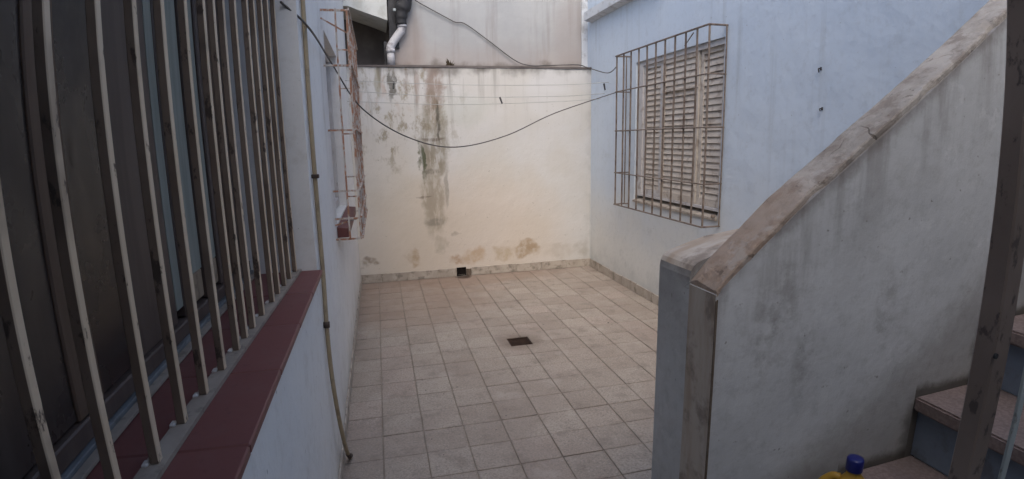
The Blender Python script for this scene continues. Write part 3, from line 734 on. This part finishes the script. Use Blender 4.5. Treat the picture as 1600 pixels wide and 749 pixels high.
# brown post and pale strip at the outer side of the stairs
po = empty('iron_post', (1.17, -2.15, 0)); prop(po, 'dark brown square iron post standing on the stairs, right edge', 'post')
zt = .251
obj('shaft', local(box(1.176, 1.219, -2.165, -2.128, zt+.004, 3.0, .003), po), M['post'], po)
obj('foot_plate', local(box(1.14, 1.222, -2.185, -2.108, zt+.0005, zt+.0035), po), M['post'], po)
obj('rivet', local(tube([(1.178, -2.1655, 1.09), (1.178, -2.169, 1.09)], .005, 8), po), M['peg'], po)
ps = empty('iron_strip', (1.25, -2.19, 0)); prop(ps, 'thin pale grey upright strip beside the brown post', 'strip')
obj('strip', local(box(1.236, 1.252, -2.19, -2.184, zt+.004, 3.0, .001), ps), M['paleiron'], ps)
obj('foot_plate', local(box(1.226, 1.262, -2.205, -2.17, zt+.0005, zt+.0035), ps), M['paleiron'], ps)

# yellow bottle with blue cap on the lower tread
bo = empty('plastic_bottle', (1.396, -1.745, zb-2*rise-.0)); prop(bo, 'yellow plastic bottle with blue screw cap on the stairs', 'bottle')
def lathe(prof, n=24, sx=1, sy=1):
    bm = bmesh.new(); rings = []
    for (r, z) in prof: rings.append([bm.verts.new((sx*r*math.cos(2*math.pi*k/n), sy*r*math.sin(2*math.pi*k/n), z)) for k in range(n)])
    for A, B in zip(rings, rings[1:]):
        for k in range(n): bm.faces.new([A[k], A[(k+1) % n], B[(k+1) % n], B[k]])
    bm.faces.new(rings[0][::-1]); bm.faces.new(rings[-1]); return bm
obj('body', lathe([(.06, 0), (.075, .004), (.08, .015), (.08, .20), (.078, .225), (.068, .255), (.050, .285), (.030, .310), (.021, .320), (.0185, .331), (.0185, .343)], 28, 1, .8), M['jug'], bo, True)
obj('cap', lathe([(.0205, .332), (.0212, .335), (.0212, .362), (.0195, .367), (.012, .3685)], 28), M['cap'], bo, True)
obj('handle', tube(spline([(-.022, .018, .305), (-.036, .036, .300), (-.056, .054, .265), (-.062, .056, .21), (-.045, .04, .17)], 6), .011, 10), M['jug'], bo, True)

# ------------------------------------------------------------------ cables, clothes lines, small things
def cable(name, pts, r, mat, label, cat, n=10, group=None):
    o = obj(name, tube(spline(pts, n), r, 6), mat, None, True); return prop(o, label, cat, group)
C = Vector((.26631, -2.69962, 1.42955))
def ray(d, dist): return C + Vector(d)*dist
cable('overhead_cable', [(-.03, -.66, 1.91), (.045, -.50, 1.85), (.05, .48, 1.855), (.19, .72, 1.63), (.47, 1.02, 1.455), (.805, 1.20, 1.38), (1.22, 1.35, 1.454), (1.68, 1.53, 1.63), (2.385, 1.905, 1.828)], .0043, M['cable'],
      'long dark cable sagging across the patio between both windows', 'cable')
cable('wall_cable', [(.66, YU-.07, 2.83), (.735, YU-.03, 2.78), (1.03, YU-.02, 2.632), (1.10, YU-.02, 2.60), (1.20, YU-.02, 2.585), (1.417, YU-.02, 2.441), (1.70, YU-.03, 2.24), (1.85, YU-.09, 2.178), (2.06, YU-.10, 2.180), (2.37, YU-.09, 2.192), (2.47, YU-.115, 2.165), (2.475, 2.4, 2.06), (2.44, 2.15, 2.035), (2.40, 1.925, 2.06)], .0048, M['cable'],
      'dark cable slanting down tall grey wall to the right cage', 'cable')
for k, (z0, z1, z2, y) in enumerate(((1.965, 1.93, 1.935, 2.35), (1.885, 1.83, 1.835, 2.45), (1.80, 1.765, 1.79, 2.55))):
    cable('clothes_line', [(XL+.003, y, z0), (1.0, y, z1), (2.0, y+.02, z2), (XR-.003, y+.03, z2+.03)], .0026, M['line'], 'thin pale clothes line in front of end wall, %s of three' % ('highest', 'middle one', 'lowest')[k], 'clothes line', group='clothes lines across the patio')
def peg(p, tilt, label):
    e = empty('clothes_peg', p); e.rotation_euler = (0, tilt, 0); prop(e, label, 'clothes peg', 'pegs on the clothes lines')
    obj('jaw', bar((-.005, 0, .028), (-.003, 0, -.038), .010, .006, (1, 0, 0)), M['peg'], e)
    obj('jaw', bar((.005, 0, .028), (.003, 0, -.038), .010, .006, (1, 0, 0)), M['peg'], e)
    obj('spring', tube([(0, -.007, .002), (0, .007, .002)], .0045, 8), M['peg'], e)
peg((1.44, 2.448, 1.80), -.35, 'dark clothes peg hanging in front of middle of end wall')
peg((2.475, 2.38, 1.925), -.2, 'dark clothes peg beside the right cage')
peg((.44, 2.352, 1.93), .15, 'dark clothes peg hanging at left by the mould streaks')
# moss tuft on top of the end wall
bm = bmesh.new(); rnd = random.Random(3)
for k in range(70):
    a = rnd.uniform(0, 6.28); r_ = rnd.uniform(0, .035); h_ = rnd.uniform(.03, .10)
    p = Vector((1.03+r_*math.cos(a), YU-.055+.4*r_*math.sin(a), WT+.012)); q = p+Vector((rnd.uniform(-.03, .008), rnd.uniform(-.02, .02), h_*(1 if k % 5 == 0 else .45))); s_ = Vector((rnd.uniform(.003, .009), rnd.uniform(-.004, .004), 0))
    mpt = (p+q)/2+Vector((rnd.uniform(-.012, .012), 0, 0))
    v = [bm.verts.new(t) for t in (p-s_, p+s_, mpt+s_, q, mpt-s_)]; bm.faces.new(v)
prop(obj('moss_tuft', bm, M['moss']), 'dry weed tuft growing on top of the end wall', 'plant')

# ------------------------------------------------------------------ the house behind and above the viewer (shades the near side)
prop(obj('rear_house_wall', box(-.27, 5.2, -3.60, -3.35, -.3, 3.45), M['backhouse']), 'plastered rear house wall closing the patio behind the viewer', 'wall')
